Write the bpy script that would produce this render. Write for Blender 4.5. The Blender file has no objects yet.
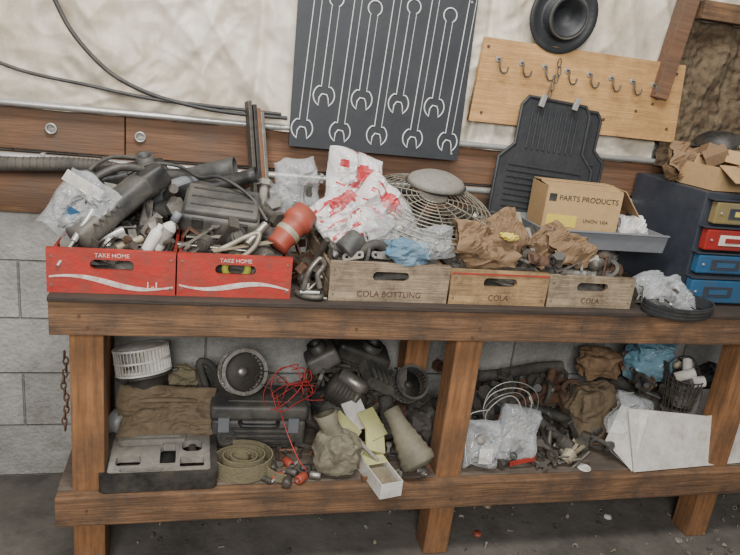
import bpy, bmesh, random
from math import *
from mathutils import Vector, Matrix, Euler, noise
S=bpy.context.scene
COL=S.collection
# ---------------------------------------------------------------- materials
def lin(c):
    return tuple(((x/255)/12.92 if x/255<=.04045 else ((x/255+.055)/1.055)**2.4) for x in c)+(1,)
def sc(c,k): return tuple(min(1,x*k) for x in c[:3])+(1,)
def mat(name,col,rough=.6,metal=0,var=.35,scale=9,bump=.15,dirt=0.25,dirtcol=(130,122,110),alpha=1,stretch=(1,1,1),fine=60,dscale=None):
    m=bpy.data.materials.new(name); m.use_nodes=True; N=m.node_tree.nodes; L=m.node_tree.links
    b=N['Principled BSDF']; c=lin(col)
    tc=N.new('ShaderNodeTexCoord'); mp=N.new('ShaderNodeMapping'); mp.inputs['Scale'].default_value=stretch
    L.new(tc.outputs['Object'],mp.inputs['Vector'])
    n=N.new('ShaderNodeTexNoise'); n.inputs['Scale'].default_value=scale; n.inputs['Detail'].default_value=8; n.inputs['Roughness'].default_value=.65
    L.new(mp.outputs[0],n.inputs['Vector'])
    r=N.new('ShaderNodeValToRGB'); r.color_ramp.elements[0].position=.3; r.color_ramp.elements[1].position=.7
    r.color_ramp.elements[0].color=sc(c,1-var); r.color_ramp.elements[1].color=sc(c,1+var*.6)
    L.new(n.outputs['Fac'],r.inputs['Fac'])
    n2=N.new('ShaderNodeTexNoise'); n2.inputs['Scale'].default_value=dscale or scale*.45+2; n2.inputs['Detail'].default_value=10; n2.inputs['Roughness'].default_value=.75
    L.new(tc.outputs['Object'],n2.inputs['Vector'])
    r2=N.new('ShaderNodeValToRGB'); r2.color_ramp.elements[0].position=.42; r2.color_ramp.elements[1].position=.66
    r2.color_ramp.elements[0].color=(0,0,0,1); r2.color_ramp.elements[1].color=(min(1,dirt*1.6),)*3+(1,)
    L.new(n2.outputs['Fac'],r2.inputs['Fac'])
    mx=N.new('ShaderNodeMix'); mx.data_type='RGBA'; mx.inputs[7].default_value=lin(dirtcol)
    L.new(r2.outputs[0],mx.inputs[0]); L.new(r.outputs[0],mx.inputs[6]); L.new(mx.outputs[2],b.inputs['Base Color'])
    b.inputs['Roughness'].default_value=rough; b.inputs['Metallic'].default_value=metal
    if alpha<1: b.inputs['Alpha'].default_value=alpha
    n3=N.new('ShaderNodeTexNoise'); n3.inputs['Scale'].default_value=fine; n3.inputs['Detail'].default_value=5
    L.new(mp.outputs[0],n3.inputs['Vector'])
    bp=N.new('ShaderNodeBump'); bp.inputs['Strength'].default_value=bump; bp.inputs['Distance'].default_value=.01
    L.new(n3.outputs['Fac'],bp.inputs['Height']); L.new(bp.outputs[0],b.inputs['Normal'])
    return m
def wood(name,col,ax='x',dark=.5,dirt=.3,dcol=(70,55,42),dscale=None):
    st={'x':(.9,14,14),'z':(14,14,.9),'y':(14,.9,14)}[ax]
    return mat(name,col,.8,0,dark,5,.3,dirt,dcol,stretch=st,fine=14,dscale=dscale)
M={}
M['beam']=wood('beam_wood',(120,89,62),'x',.6,.58,(66,54,45),6)
M['post']=wood('post_wood',(142,99,62),'z',.5,.5,(82,63,48),4)
M['shelf']=wood('shelf_ply',(104,92,80),'x',.45,.5,(66,59,52))
M['top']=wood('bench_top_ply',(64,53,45),'x',.4,.5,(44,38,33))
M['plank']=wood('plank_wood',(116,82,58),'x',.5,.55,(94,78,66),3)
M['ply']=wood('tan_plywood',(192,150,96),'x',.28,.5,(138,100,64),5)
M['crate']=wood('crate_wood',(152,134,110),'x',.45,.65,(82,68,54),9)
M['crate2']=wood('crate_wood_warm',(162,132,92),'x',.45,.65,(90,70,52),9)
M['red']=mat('red_paint',(172,44,34),.6,0,.28,12,.15,.6,(120,66,54),dscale=18)
M['redp']=mat('red_plastic',(156,66,50),.5,0,.25,10,.05,.4,(120,88,72))
M['white']=mat('white_paint',(214,206,198),.6,0,.1,10,.05,.55,(160,110,96),dscale=30)
M['chalk']=mat('white_line_paint',(216,217,216),.7,0,.1,30,.05,.1)
M['panel']=mat('black_panel_paint',(42,45,49),.6,0,.15,8,.05,.15,(72,72,73))
M['blk']=mat('black_plastic',(36,36,36),.5,0,.3,10,.12,.35,(94,88,79))
M['dk']=mat('dark_grey_plastic',(63,63,62),.55,0,.3,10,.12,.4,(114,108,97))
M['rub']=mat('dusty_rubber',(58,56,53),.75,0,.3,8,.12,.45,(106,99,88))
M['mat']=mat('mat_rubber',(40,42,45),.55,0,.2,8,.15,.2,(76,76,77))
M['gry']=mat('grey_plastic',(114,118,124),.5,0,.2,8,.08,.25)
M['lgry']=mat('light_grey_dusty',(142,138,130),.8,0,.35,14,.2,.45,(94,88,77))
M['met']=mat('dull_steel',(150,146,139),.36,.65,.35,14,.15,.45,(86,76,64))
M['zinc']=mat('zinc_pipe',(182,181,177),.38,.5,.2,8,.08,.2)
M['rust']=mat('rusty_steel',(94,68,52),.7,.2,.4,14,.3,.4,(68,50,40))
M['dmet']=mat('dark_cast_metal',(82,78,73),.5,.4,.35,14,.2,.4,(110,102,89))
M['plas']=mat('clear_plastic_film',(226,230,233),.08,0,.1,12,.3,.1,(190,186,180),alpha=.30,fine=25)
M['plaw']=mat('white_plastic_film',(224,221,219),.2,0,.12,12,.3,.25,(176,166,158),alpha=.9,fine=25)
M['plar']=mat('red_printed_film',(184,52,56),.25,0,.2,12,.3,.2,(210,180,180),fine=25)
M['bag']=mat('brown_paper',(134,108,80),.85,0,.3,8,.4,.35,(94,74,56),fine=22)
M['canv']=mat('canvas_brown',(124,107,84),.9,0,.3,10,.4,.35,(88,76,60),fine=40)
M['card']=mat('cardboard',(178,146,102),.8,0,.15,7,.1,.35,(134,108,80))
M['yel']=mat('yellow_label',(208,186,74),.6,0,.15,10,.05,.2)
M['lime']=mat('lime_tape',(168,172,60),.5,0,.15,10,.05,.2)
M['pyel']=mat('pale_yellow_paper',(194,190,128),.75,0,.15,10,.1,.35)
M['blue']=mat('blue_rag',(84,122,146),.85,0,.3,9,.4,.25,fine=30)
M['pblue']=mat('pale_blue_film',(104,146,164),.4,0,.2,9,.3,.3,(120,124,122),fine=30)
M['bluem']=mat('blue_enamel',(44,90,126),.4,.1,.25,9,.05,.4,(70,80,86))
M['navy']=mat('dark_cabinet_enamel',(54,59,68),.42,.1,.2,7,.05,.25,(84,85,86))
M['yelc']=mat('mustard_enamel',(130,114,74),.5,.1,.25,9,.05,.4)
M['redc']=mat('red_enamel',(154,40,36),.45,.1,.25,9,.05,.4,(104,62,54))
M['redw']=mat('red_wire',(172,40,38),.45,0,.1,9,.02,.1)
M['olive']=mat('olive_webbing',(122,113,87),.85,0,.25,20,.3,.35,(84,75,59),fine=120)
M['boot']=mat('dusty_rubber_boot',(102,97,82),.75,0,.35,9,.2,.5,(132,123,104))
M['wbox']=mat('white_carton',(212,209,202),.7,0,.06,6,.05,.45,(150,137,117),dscale=12)
M['tape']=mat('duct_tape',(150,151,150),.45,.2,.15,9,.05,.2)
M['copper']=mat('brown_part',(120,78,52),.6,.2,.3,9,.1,.3)
M['cable']=mat('black_cable',(44,44,45),.55,0,.15,9,.05,.15)
M['tan']=mat('tan_wire_enamel',(164,153,130),.5,.2,.25,9,.05,.5,(102,88,70))
M['guard']=mat('guard_wire_metal',(156,150,136),.45,.4,.25,9,.05,.5,(98,86,70))
def block_mat():
    m=bpy.data.materials.new('concrete_block'); m.use_nodes=True; N=m.node_tree.nodes; L=m.node_tree.links; b=N['Principled BSDF']
    tc=N.new('ShaderNodeTexCoord'); sx=N.new('ShaderNodeSeparateXYZ'); cb=N.new('ShaderNodeCombineXYZ')
    L.new(tc.outputs['Object'],sx.inputs[0]); L.new(sx.outputs[0],cb.inputs[0]); L.new(sx.outputs[2],cb.inputs[1])
    br=N.new('ShaderNodeTexBrick'); br.inputs['Scale'].default_value=1; br.inputs['Brick Width'].default_value=.4; br.inputs['Row Height'].default_value=.2
    br.inputs['Mortar Size'].default_value=.005; br.inputs['Mortar Smooth'].default_value=.7
    br.inputs['Color1'].default_value=lin((174,172,167)); br.inputs['Color2'].default_value=lin((160,158,153)); br.inputs['Mortar'].default_value=lin((136,134,129))
    L.new(cb.outputs[0],br.inputs['Vector'])
    n=N.new('ShaderNodeTexNoise'); n.inputs['Scale'].default_value=7; n.inputs['Detail'].default_value=15; n.inputs['Roughness'].default_value=.85
    L.new(tc.outputs['Object'],n.inputs['Vector'])
    r=N.new('ShaderNodeValToRGB'); r.color_ramp.elements[0].position=.40; r.color_ramp.elements[1].position=.60
    r.color_ramp.elements[0].color=(.45,.43,.40,1); r.color_ramp.elements[1].color=(1.0,1,1,1); L.new(n.outputs['Fac'],r.inputs['Fac'])
    mm=N.new('ShaderNodeMix'); mm.data_type='RGBA'; mm.blend_type='MULTIPLY'; mm.inputs[0].default_value=.7
    L.new(br.outputs['Color'],mm.inputs[6]); L.new(r.outputs[0],mm.inputs[7]); L.new(mm.outputs[2],b.inputs['Base Color'])
    b.inputs['Roughness'].default_value=.88
    n2=N.new('ShaderNodeTexNoise'); n2.inputs['Scale'].default_value=70; n2.inputs['Detail'].default_value=6; L.new(tc.outputs['Object'],n2.inputs['Vector'])
    mt=N.new('ShaderNodeMath'); mt.operation='MULTIPLY_ADD'; mt.inputs[1].default_value=-1.2; L.new(br.outputs['Fac'],mt.inputs[0]); L.new(n2.outputs['Fac'],mt.inputs[2])
    bp=N.new('ShaderNodeBump'); bp.inputs['Strength'].default_value=.8; bp.inputs['Distance'].default_value=.008; L.new(mt.outputs[0],bp.inputs['Height']); L.new(bp.outputs[0],b.inputs['Normal'])
    return m
M['block']=block_mat()
M['floor']=mat('dirty_concrete_floor',(84,79,74),.85,0,.35,7,.25,.45,(112,106,98),fine=50,dscale=5)
M['blanket']=mat('insulation_vinyl',(214,205,189),.42,0,.1,3,.35,.45,(156,136,108),fine=16,stretch=(1.6,1,.6))
M['fur']=mat('old_fibreglass',(84,68,50),.95,0,.6,28,.9,.5,(118,104,82),fine=50)
# ---------------------------------------------------------------- geometry helpers
def link(o,par=None):
    COL.objects.link(o)
    if par: o.parent=par
    return o
def G(name,loc=(0,0,0),rot=(0,0,0)):
    o=bpy.data.objects.new(name,None); o.empty_display_size=.05; o.location=loc; o.rotation_euler=rot; COL.objects.link(o); return o
def fin(name,me,m,loc,rot,par,smooth):
    if m is not None: me.materials.append(M[m] if isinstance(m,str) else m)
    if smooth:
        for p in me.polygons: p.use_smooth=True
    o=bpy.data.objects.new(name,me); o.location=loc; o.rotation_euler=rot
    return link(o,par)
def bmfin(name,bm,m,loc,rot,par,smooth=False):
    bmesh.ops.recalc_face_normals(bm,faces=bm.faces)
    me=bpy.data.meshes.new(name); bm.to_mesh(me); bm.free(); return fin(name,me,m,loc,rot,par,smooth)
def box(n,s,loc,m,rot=(0,0,0),bev=.002,par=None,taper=1,seg=2):
    bm=bmesh.new(); bmesh.ops.create_cube(bm,size=1)
    for v in bm.verts:
        k=taper if v.co.z>0 else 1
        v.co=Vector((v.co.x*s[0]*k,v.co.y*s[1]*k,v.co.z*s[2]))
    if bev>0: bmesh.ops.bevel(bm,geom=bm.edges[:],offset=min(bev,min(s)*.45),segments=seg,affect='EDGES',profile=.6)
    o=bmfin(n,bm,m,loc,rot,par,bev>.006); return o
def lathe(n,prof,m,loc=(0,0,0),rot=(0,0,0),par=None,seg=40,smooth=True):
    bm=bmesh.new(); rings=[]
    for r,z in prof: rings.append([bm.verts.new((max(r,.0004)*cos(2*pi*i/seg),max(r,.0004)*sin(2*pi*i/seg),z)) for i in range(seg)])
    for a,b in zip(rings,rings[1:]):
        for i in range(seg): bm.faces.new((a[i],a[(i+1)%seg],b[(i+1)%seg],b[i]))
    return bmfin(n,bm,m,loc,rot,par,smooth)
def cyl(n,r,h,loc,m,rot=(0,0,0),par=None,r2=None,seg=28):
    r2=r if r2 is None else r2; b=min(.0015,r*.2,h*.2)
    return lathe(n,[(0,-h/2),(r-b,-h/2),(r,-h/2+b),(r2,h/2-b),(r2-b,h/2),(0,h/2)],m,loc,rot,par,seg,False)
def aim(p,q):
    d=Vector(q)-Vector(p); return tuple((Vector(p)+Vector(q))/2), d.to_track_quat('Z','Y').to_euler(), d.length
def rod(n,p,q,r,m,par=None,r2=None,seg=20):
    l,e,h=aim(p,q); return cyl(n,r,h,l,m,e,par,r2,seg)
def lathe2(n,prof,m,p,q,par=None,seg=40):
    "profile z in 0..1 stretched from p to q"
    l,e,h=aim(p,q); return lathe(n,[(r,z*h) for r,z in prof],m,p,e,par,seg)
def spl(pts,k=8,cyc=False):
    P=[Vector(p) for p in pts]; n=len(P); out=[]
    for i in range(n if cyc else n-1):
        g=(lambda j:P[j%n]) if cyc else (lambda j:P[max(0,min(n-1,j))])
        a,b,c,d=g(i-1),g(i),g(i+1),g(i+2)
        for s in range(k):
            t=s/k; out.append(.5*((2*b)+(c-a)*t+(2*a-5*b+4*c-d)*t*t+(3*b-a-3*c+d)*t**3))
    if not cyc: out.append(P[-1])
    return out
def curvemesh(n,splines,m,par=None,depth=0,ext=0,cyc=True,two=False,loc=(0,0,0),rot=(0,0,0),smooth=True,res=3):
    cu=bpy.data.curves.new(n,'CURVE'); cu.dimensions='2D' if two else '3D'
    if two: cu.fill_mode='BOTH'
    else: cu.fill_mode='FULL'; 
    cu.extrude=ext; cu.bevel_depth=depth; cu.bevel_resolution=res; cu.use_fill_caps=True
    for pts in splines:
        s=cu.splines.new('POLY'); s.points.add(len(pts)-1)
        for i,p in enumerate(pts): s.points[i].co=(p[0],p[1],p[2] if len(p)>2 else 0,1)
        s.use_cyclic_u=cyc
    o=bpy.data.objects.new('tmp',cu); COL.objects.link(o); me=bpy.data.meshes.new_from_object(o)
    bpy.data.objects.remove(o); bpy.data.curves.remove(cu); me.materials.clear()
    return fin(n,me,m,loc,rot,par,smooth)
def tube(n,pts,r,m,par=None,cyc=False,k=8,loc=(0,0,0),rot=(0,0,0)):
    return curvemesh(n,[spl(pts,k,cyc) if k else pts],m,par,depth=r,cyc=cyc,loc=loc,rot=rot)
def plate(n,outl,holes,t,m,par=None,loc=(0,0,0),rot=(pi/2,0,0)):
    return curvemesh(n,[outl]+holes,m,par,ext=t/2,two=True,loc=loc,rot=rot,smooth=False)
def text(n,s,size,m,par=None,loc=(0,0,0),rot=(pi/2,0,0)):
    cu=bpy.data.curves.new(n,'FONT'); cu.body=s; cu.size=size; cu.extrude=.0004; cu.align_x='CENTER'; cu.align_y='CENTER'
    o=bpy.data.objects.new('tmp',cu); COL.objects.link(o); me=bpy.data.meshes.new_from_object(o); bpy.data.objects.remove(o); me.materials.clear()
    return fin(n,me,m,loc,rot,par,False)
def circ(cx,cy,r,n=32,ry=None,a0=0,a1=2*pi):
    ry=r if ry is None else ry
    return [(cx+r*cos(a0+(a1-a0)*i/n),cy+ry*sin(a0+(a1-a0)*i/n)) for i in range(n)]
def rrect(cx,cy,w,h,r,n=6):
    "rounded rectangle, anticlockwise"
    o=[]
    for k,(sx,sy) in enumerate(((1,1),(-1,1),(-1,-1),(1,-1))):
        for i in range(n+1):
            a=k*pi/2+i*pi/2/n; o.append((cx+sx*(w/2-r)+r*cos(a),cy+sy*(h/2-r)+r*sin(a)))
    return o
def crumple(n,s,loc,m,seed=0,amp=.3,rot=(0,0,0),par=None,boxy=.5,sub=5,freq=1.1,smooth=False):
    "creased soft lump (paper bag, rag)"
    amp*=.62
    bm=bmesh.new(); bmesh.ops.create_icosphere(bm,subdivisions=sub,radius=1); o=Vector((seed*7.3,seed*3.1,seed*5.7))
    for v in bm.verts:
        p=v.co.copy(); mx=max(abs(p.x),abs(p.y),abs(p.z)); q=p.lerp(p/mx,boxy)
        w=noise.noise_vector(p*1.3+o)*amp*.9
        pp=p+noise.noise_vector(p*1.1+o)*.5
        d=0; f=freq; a=1
        for k in range(3):
            d+=a*(1-2.2*abs(noise.noise(pp*f+o*(k+1)))); f*=1.9; a*=.38
        q=q*(1+amp*(d-.9))+w
        q.z=max(q.z,-.92)
        v.co=Vector((q.x*s[0]/2,q.y*s[1]/2,q.z*s[2]/2))
    return bmfin(n,bm,m,loc,rot,par,smooth)
def polybag(n,w,h,loc,rot,seed=0,m='plas',T=.045,par=None,crink=.010,bend=.02,extra=None):
    "flat-seamed plastic bag: two creased film sheets ballooned apart"
    bm=bmesh.new(); nx,nz=34,40; o=Vector((seed*5.1,seed*2.3,seed*1.7))
    for sd in (-1,1):
        V=[]
        for i in range(nx+1):
            row=[]
            for j in range(nz+1):
                u=-1+2*i/nx; v=-1+2*j/nz; env=(1-u**6)*(1-v**6)
                q=Vector((u*1.1,v*1.1,sd*.6))
                q2=q+noise.noise_vector(q*1.2+o)*.5
                rd=(1-2.4*abs(noise.noise(q2*1.5+o)))+.55*(1-2.4*abs(noise.noise(q2*3.3+o)))+.25*(1-2.4*abs(noise.noise(q2*7+o)))
                y=sd*(T/2*env**.7+.0008)+sd*crink*rd*(.25+.75*env)+bend*noise.noise(Vector((u*1.2,v*1.2,seed*9)))*2
                e=noise.noise_vector(Vector((u*1.3,v*1.3,seed*3.3)))*.10
                row.append(bm.verts.new(((u+e.x)*w/2,y,(v+e.y)*h/2)))
            V.append(row)
        for i in range(nx):
            for j in range(nz):
                f=bm.faces.new((V[i][j],V[i+1][j],V[i+1][j+1],V[i][j+1]))
                if extra:
                    u=-1+2*i/nx; v=-1+2*j/nz
                    if (abs((v*2.5)%1-.5)<.16 and abs(u)<.8 and noise.noise(Vector((u*3,v*6,seed)))>-.12) or (abs(v-.45)<.16 and u>-.2): f.material_index=1
    me=bpy.data.meshes.new(n); bm.to_mesh(me); bm.free()
    ob=fin(n,me,m,loc,rot,par,False)
    if extra: ob.data.materials.append(M[extra])
    return ob
def squirrel(n,r,h,m,loc,rot,par=None,nv=36,hub='dk',closed=True):
    g=G(n,loc,rot) if par is None else par; L=(0,0,0) if par is None else loc; R_=(0,0,0) if par is None else rot
    bm=bmesh.new()
    for i in range(nv):
        a=2*pi*i/nv
        mt=Matrix.Rotation(a,4,'Z')@Matrix.Translation((r*.93,0,0))@Matrix.Rotation(.6,4,'Z')@Matrix.Diagonal((r*.16,.0016,h*.96,1))
        bmesh.ops.create_cube(bm,size=1,matrix=mt)
    for z in (-h/2,0,h/2):
        for a in range(48):
            t0,t1=2*pi*a/48,2*pi*(a+1)/48; ri,ro=(r*.86,r*1.02) if z else (r*.99,r*1.02); zt=.003
            vs=[bm.verts.new((rr*cos(t),rr*sin(t),z+dz)) for t in (t0,t1) for rr in (ri,ro) for dz in (-zt,zt)]
            for f in ((0,1,3,2),(4,6,7,5),(0,4,5,1),(2,3,7,6),(1,5,7,3),(0,2,6,4)): bm.faces.new([vs[j] for j in f])
    bmfin('cage',bm,m,L,R_,g)
    if closed:
        lathe('hub',[(0,-h/2+.004),(r*.9,-h/2+.004),(r*.9,-h/2+.008),(r*.3,-h/2+.012),(r*.25,0),(r*.12,h*.1),(0,h*.1)],hub,L,R_,g)
    return g
def pile(n,x,y,z,num,mats,seed=0,par=None,size=.02,long=3,off=(0,0,0)):
    rnd=random.Random(seed); bm=bmesh.new()
    for i in range(num):
        c=Vector((rnd.uniform(*x)-off[0],rnd.uniform(*y)-off[1],rnd.uniform(*z)-off[2])); s=size*rnd.uniform(.5,1.4)
        flat=z[1]-z[0]<.012
        R_=Euler((rnd.uniform(-.2,.2)+(pi/2 if rnd.random()<.6 else 0),0,rnd.uniform(0,6.3)) if flat else (rnd.uniform(0,6),rnd.uniform(0,6),rnd.uniform(0,6))).to_matrix().to_4x4()
        T=Matrix.Translation(c)@R_; k=rnd.random(); f0=set(bm.faces)
        if k<.3: bmesh.ops.create_cone(bm,cap_ends=True,segments=14,radius1=s*.25,radius2=s*.25,depth=s*long,matrix=T); bmesh.ops.create_cone(bm,cap_ends=True,segments=6,radius1=s*.5,radius2=s*.5,depth=s*.35,matrix=T@Matrix.Translation((0,0,s*long/2)))
        elif k<.5: bmesh.ops.create_cone(bm,cap_ends=True,segments=20,radius1=s*.7,radius2=s*.6,depth=s*.9,matrix=T); bmesh.ops.create_cone(bm,cap_ends=True,segments=20,radius1=s*.45,radius2=s*.45,depth=s*1.3,matrix=T)
        elif k<.75:
            bmesh.ops.create_cube(bm,size=1,matrix=T@Matrix.Diagonal((s*long*.8,s*.8,s*.15,1))); bmesh.ops.create_cube(bm,size=1,matrix=T@Matrix.Translation((s*long*.4,0,s*.4))@Matrix.Diagonal((s*.15,s*.8,s*.9,1)))
        else:
            N_=16
            for j in range(N_):
                a,b=2*pi*j/N_,2*pi*(j+1)/N_
                vs=[bm.verts.new(T@Vector((rr*s*cos(t),rr*s*sin(t),dz*s))) for t in (a,b) for rr in (.6,.95) for dz in (-.12,.12)]
                for f in ((0,1,3,2),(4,6,7,5),(0,4,5,1),(2,3,7,6),(1,5,7,3),(0,2,6,4)): bm.faces.new([vs[q] for q in f])
        mi=rnd.randrange(len(mats))
        for f in bm.faces:
            if f not in f0: f.material_index=mi
    bmesh.ops.recalc_face_normals(bm,faces=bm.faces)
    me=bpy.data.meshes.new(n); bm.to_mesh(me); bm.free()
    for q in mats: me.materials.append(M[q])
    o=bpy.data.objects.new(n,me); return link(o,par)
def sheet(n,x0,x1,z0,z1,nx,nz,fy,m,par=None,smooth=True):
    bm=bmesh.new(); V=[[bm.verts.new((x0+(x1-x0)*i/nx,fy(x0+(x1-x0)*i/nx,z0+(z1-z0)*j/nz),z0+(z1-z0)*j/nz)) for j in range(nz+1)] for i in range(nx+1)]
    for i in range(nx):
        for j in range(nz): bm.faces.new((V[i][j],V[i+1][j],V[i+1][j+1],V[i][j+1]))
    me=bpy.data.meshes.new(n); bm.to_mesh(me); bm.free(); return fin(n,me,m,(0,0,0),(0,0,0),par,smooth)
def strip(n,pts,w,t,m,par=None,loc=(0,0,0),rot=(0,0,0),cyc=False):
    "ribbon standing in local z following pts in xy"
    P=[Vector(p) for p in pts]; bm=bmesh.new(); R=[]; N_=len(P)
    for i,p in enumerate(P):
        a=P[(i-1)%N_] if cyc or i>0 else p; b=P[(i+1)%N_] if cyc or i<N_-1 else p
        d=(b-a).normalized(); nn=Vector((-d.y,d.x,0)).normalized()*t/2
        R.append([bm.verts.new(p+sg*nn+Vector((0,0,h))) for sg,h in ((1,-w/2),(1,w/2),(-1,w/2),(-1,-w/2))])
    for i in range(N_ if cyc else N_-1):
        a,b=R[i],R[(i+1)%N_]
        for j in range(4): bm.faces.new((a[j],a[(j+1)%4],b[(j+1)%4],b[j]))
    return bmfin(n,bm,m,loc,rot,par,False)
ZT=.894; ZS=.302
# ---------------------------------------------------------------- room
box('floor',(7,5,.1),(1,-1.75,-.05),'floor',bev=0)
o=box('wall_back',(7,.2,2.9),(1,.65,1.45),'block',bev=0)
o.data.transform(Matrix.Translation((0,0,1.45))); o.location.z=0
g=G('wood_wall_plank')
for i,(a,b) in enumerate(((-1.2,.128),(.132,2.2),(2.204,3.4))):
    box('upper_board_%d'%i,(b-a,.035,.125),((a+b)/2,.53,1.228),'plank',par=g,bev=.003)
    box('lower_board_%d'%i,(b-a,.03,.17),((a+b)/2-.07,.533,1.07),'plank',par=g,bev=.003)
box('trim_1',(4.6,.03,.018),(1.1,.532,.977),'beam')
g=G('electrical_conduit')
rod('pipe',(-1.2,.485,1.148),(3.4,.485,1.148),.011,'zinc',g)
for x in (-.1,.75,1.4,2.1): box('strap',(.012,.03,.03),(x,.49,1.148),'zinc',par=g)
g=G('electrical_conduit')
rod('pipe',(-1.2,.49,1.303),(3.4,.49,1.303),.010,'zinc',g)
g=G('eye_bolt')
for x,z in ((-.08,1.235),(.175,1.232)):
    tube('ring',[(x+.014*cos(a*pi/4),.505,z+.014*sin(a*pi/4)) for a in range(8)],.003,'zinc',g,cyc=True); cyl('washer',.016,.003,(x,.51,z),'met',(pi/2,0,0),g)
def rid(p,f): return 1-2.3*abs(noise.noise(p*f))
def fy(x,z):
    p=Vector((x,z,3.3)); p=p+noise.noise_vector(p*1.7)*.22
    st=Vector((p.x*1.5+p.y*.5,p.y*.8,1.1))
    y=.522-.014*rid(st,1.9)-.014*rid(st+Vector((5,2,1)),4.2)-.009*rid(Vector((p.x*1.2-p.y*1.1,p.y,7)),7.5)-.004*rid(Vector((p.x,p.y,9)),17)
    for s in (-.35,.5,1.25):
        y+=.02*exp(-((x-s-.03*sin(z*5))/.016)**2)
    return max(.482,min(.546,y))
sheet('insulation_blanket',-1.2,1.98,1.29,2.5,480,190,fy,'blanket')
sheet('old_fibreglass_batt',1.985,3.4,1.29,1.80,260,120,lambda x,z:.50-.028*rid(Vector((x,z*.7,1)),6)-.012*noise.noise(Vector((x*40,z*40,1))),'fur')
sheet('insulation_blanket',1.985,3.4,1.86,2.5,160,80,fy,'blanket')
box('roof_brace',(.055,.05,.75),(1.955,.455,1.90),'plank',rot=(0,radians(6),0))
box('wood_purlin',(1.5,.06,.06),(2.75,.46,1.832),'beam')
# ---------------------------------------------------------------- cables and hose
g=G('hanging_cable')
tube('cord',[(-.09,.45,1.70),(-.05,.45,1.60),(.0,.45,1.51),(.09,.46,1.42),(.2,.46,1.37),(.33,.46,1.345),(.46,.46,1.335),(.62,.465,1.335)],.0065,'cable',g)
tube('cord_2',[(-.55,.45,1.52),(-.33,.45,1.46),(-.15,.45,1.40),(.04,.45,1.375),(.2,.46,1.355),(.36,.46,1.35),(.6,.465,1.345)],.0055,'cable',g)
g=G('corrugated_hose')
hp=spl([(-.6,.42,1.125),(-.25,.42,1.13),(-.02,.42,1.145),(.12,.42,1.14),(.24,.40,1.11),(.36,.36,1.09),(.45,.3,1.08)],24)
tube('hose',hp,.021,'rub',g,k=0)
for i in range(0,len(hp)-1,2):
    l,e,h=aim(hp[i],hp[i+1]); lathe('rib_%d'%i,[(.02,-.002),(.0228,0),(.02,.002)],'rub',l,e,g,20)
# ---------------------------------------------------------------- wrench panel
def wrench(L,w,R_,r2):
    pts=[]
    pts+=[(w,R_*.8),(w,L)]
    pts+=[(r2*sin(t)*1.0,L+r2*.8-r2*cos(t)) for t in [radians(25+310*i/20) for i in range(21)]]
    pts+=[(-w,L),(-w,R_*.8)]
    for i in range(9): t=radians(125+ (228-125)*i/8); pts.append((R_*cos(t),R_*sin(t)))
    pts+=[(-R_*.42,-R_*.95),(-R_*.42,-R_*.2),(-R_*.2,R_*.15),(R_*.25,R_*.12),(R_*.42,-R_*.2),(R_*.55,-R_*.9)]
    for i in range(9): t=radians(-42+(55+42)*i/8); pts.append((R_*cos(t),R_*sin(t)))
    return pts
g=G('wrench_silhouette_board',(.63,.462,1.25),(radians(-1.5),0,0))
plate('panel',[(0,0),(.575,-.002),(.57,.66),(-.004,.66)],[],.012,'panel',g)
for i in range(9):
    x=.038+i*.0615; odd=i%2; z=(.165 if odd else .058); L=(.26 if odd else .60)+.01*(i%3)
    curvemesh('wrench_outline_%d'%i,[[(px,py) for px,py in wrench(L,.0115,.034,.022)]],'chalk',g,depth=.0021,cyc=True,loc=(x,-.0075,z),rot=(pi/2,radians(3),0),res=1)
for x,z in ((.02,.03),(.55,.02),(.02,.5),(.55,.5)): cyl('screw',.004,.003,(x,-.0075,z),'zinc',(pi/2,0,0),g)
# ---------------------------------------------------------------- plywood hook rack
g=G('plywood_hook_rack',(1.225,.468,1.385))
plate('board',[(0,0),(.805,-.005),(.78,.262),(.015,.268)],[],.018,'ply',g)
for i in range(8):
    x=.07+i*.085; z=.185-.003*i
    cyl('washer_%d'%i,.009,.003,(x,-.011,z+.02),'zinc',(pi/2,0,0),g)
    tube('hook_%d'%i,[(x,-.01,z+.02),(x,-.03,z+.018),(x,-.035,z-.005),(x+.012,-.034,z-.022),(x+.028,-.032,z-.018),(x+.032,-.03,z-.002)],.0028,'dmet',g)
for x,z in ((.04,.03),(.76,.04),(.3,.06),(.5,.05),(.62,.09),(.03,.24),(.75,.23),(.68,.12),(.4,.03),(.2,.04)): cyl('screw',.005,.003,(x,-.011,z),'rust',(pi/2,0,0),g)
# ---------------------------------------------------------------- round plastic shroud on wall
g=G('round_plastic_fan_shroud',(1.495,.455,1.748),(pi/2+.15,0,0))
lathe('dish',[(0,0),(.03,0),(.034,.02),(.05,.03),(.056,.05),(.062,.05),(.066,.0),(.075,-.005),(.1,.012),(.118,.018),(.12,.010),(.095,.0),(.085,-.02),(0,-.02)],'mat',par=g)
lathe('ring',[(.058,.045),(.066,.055),(.07,.045),(.066,.04)],'dk',par=g)
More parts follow.
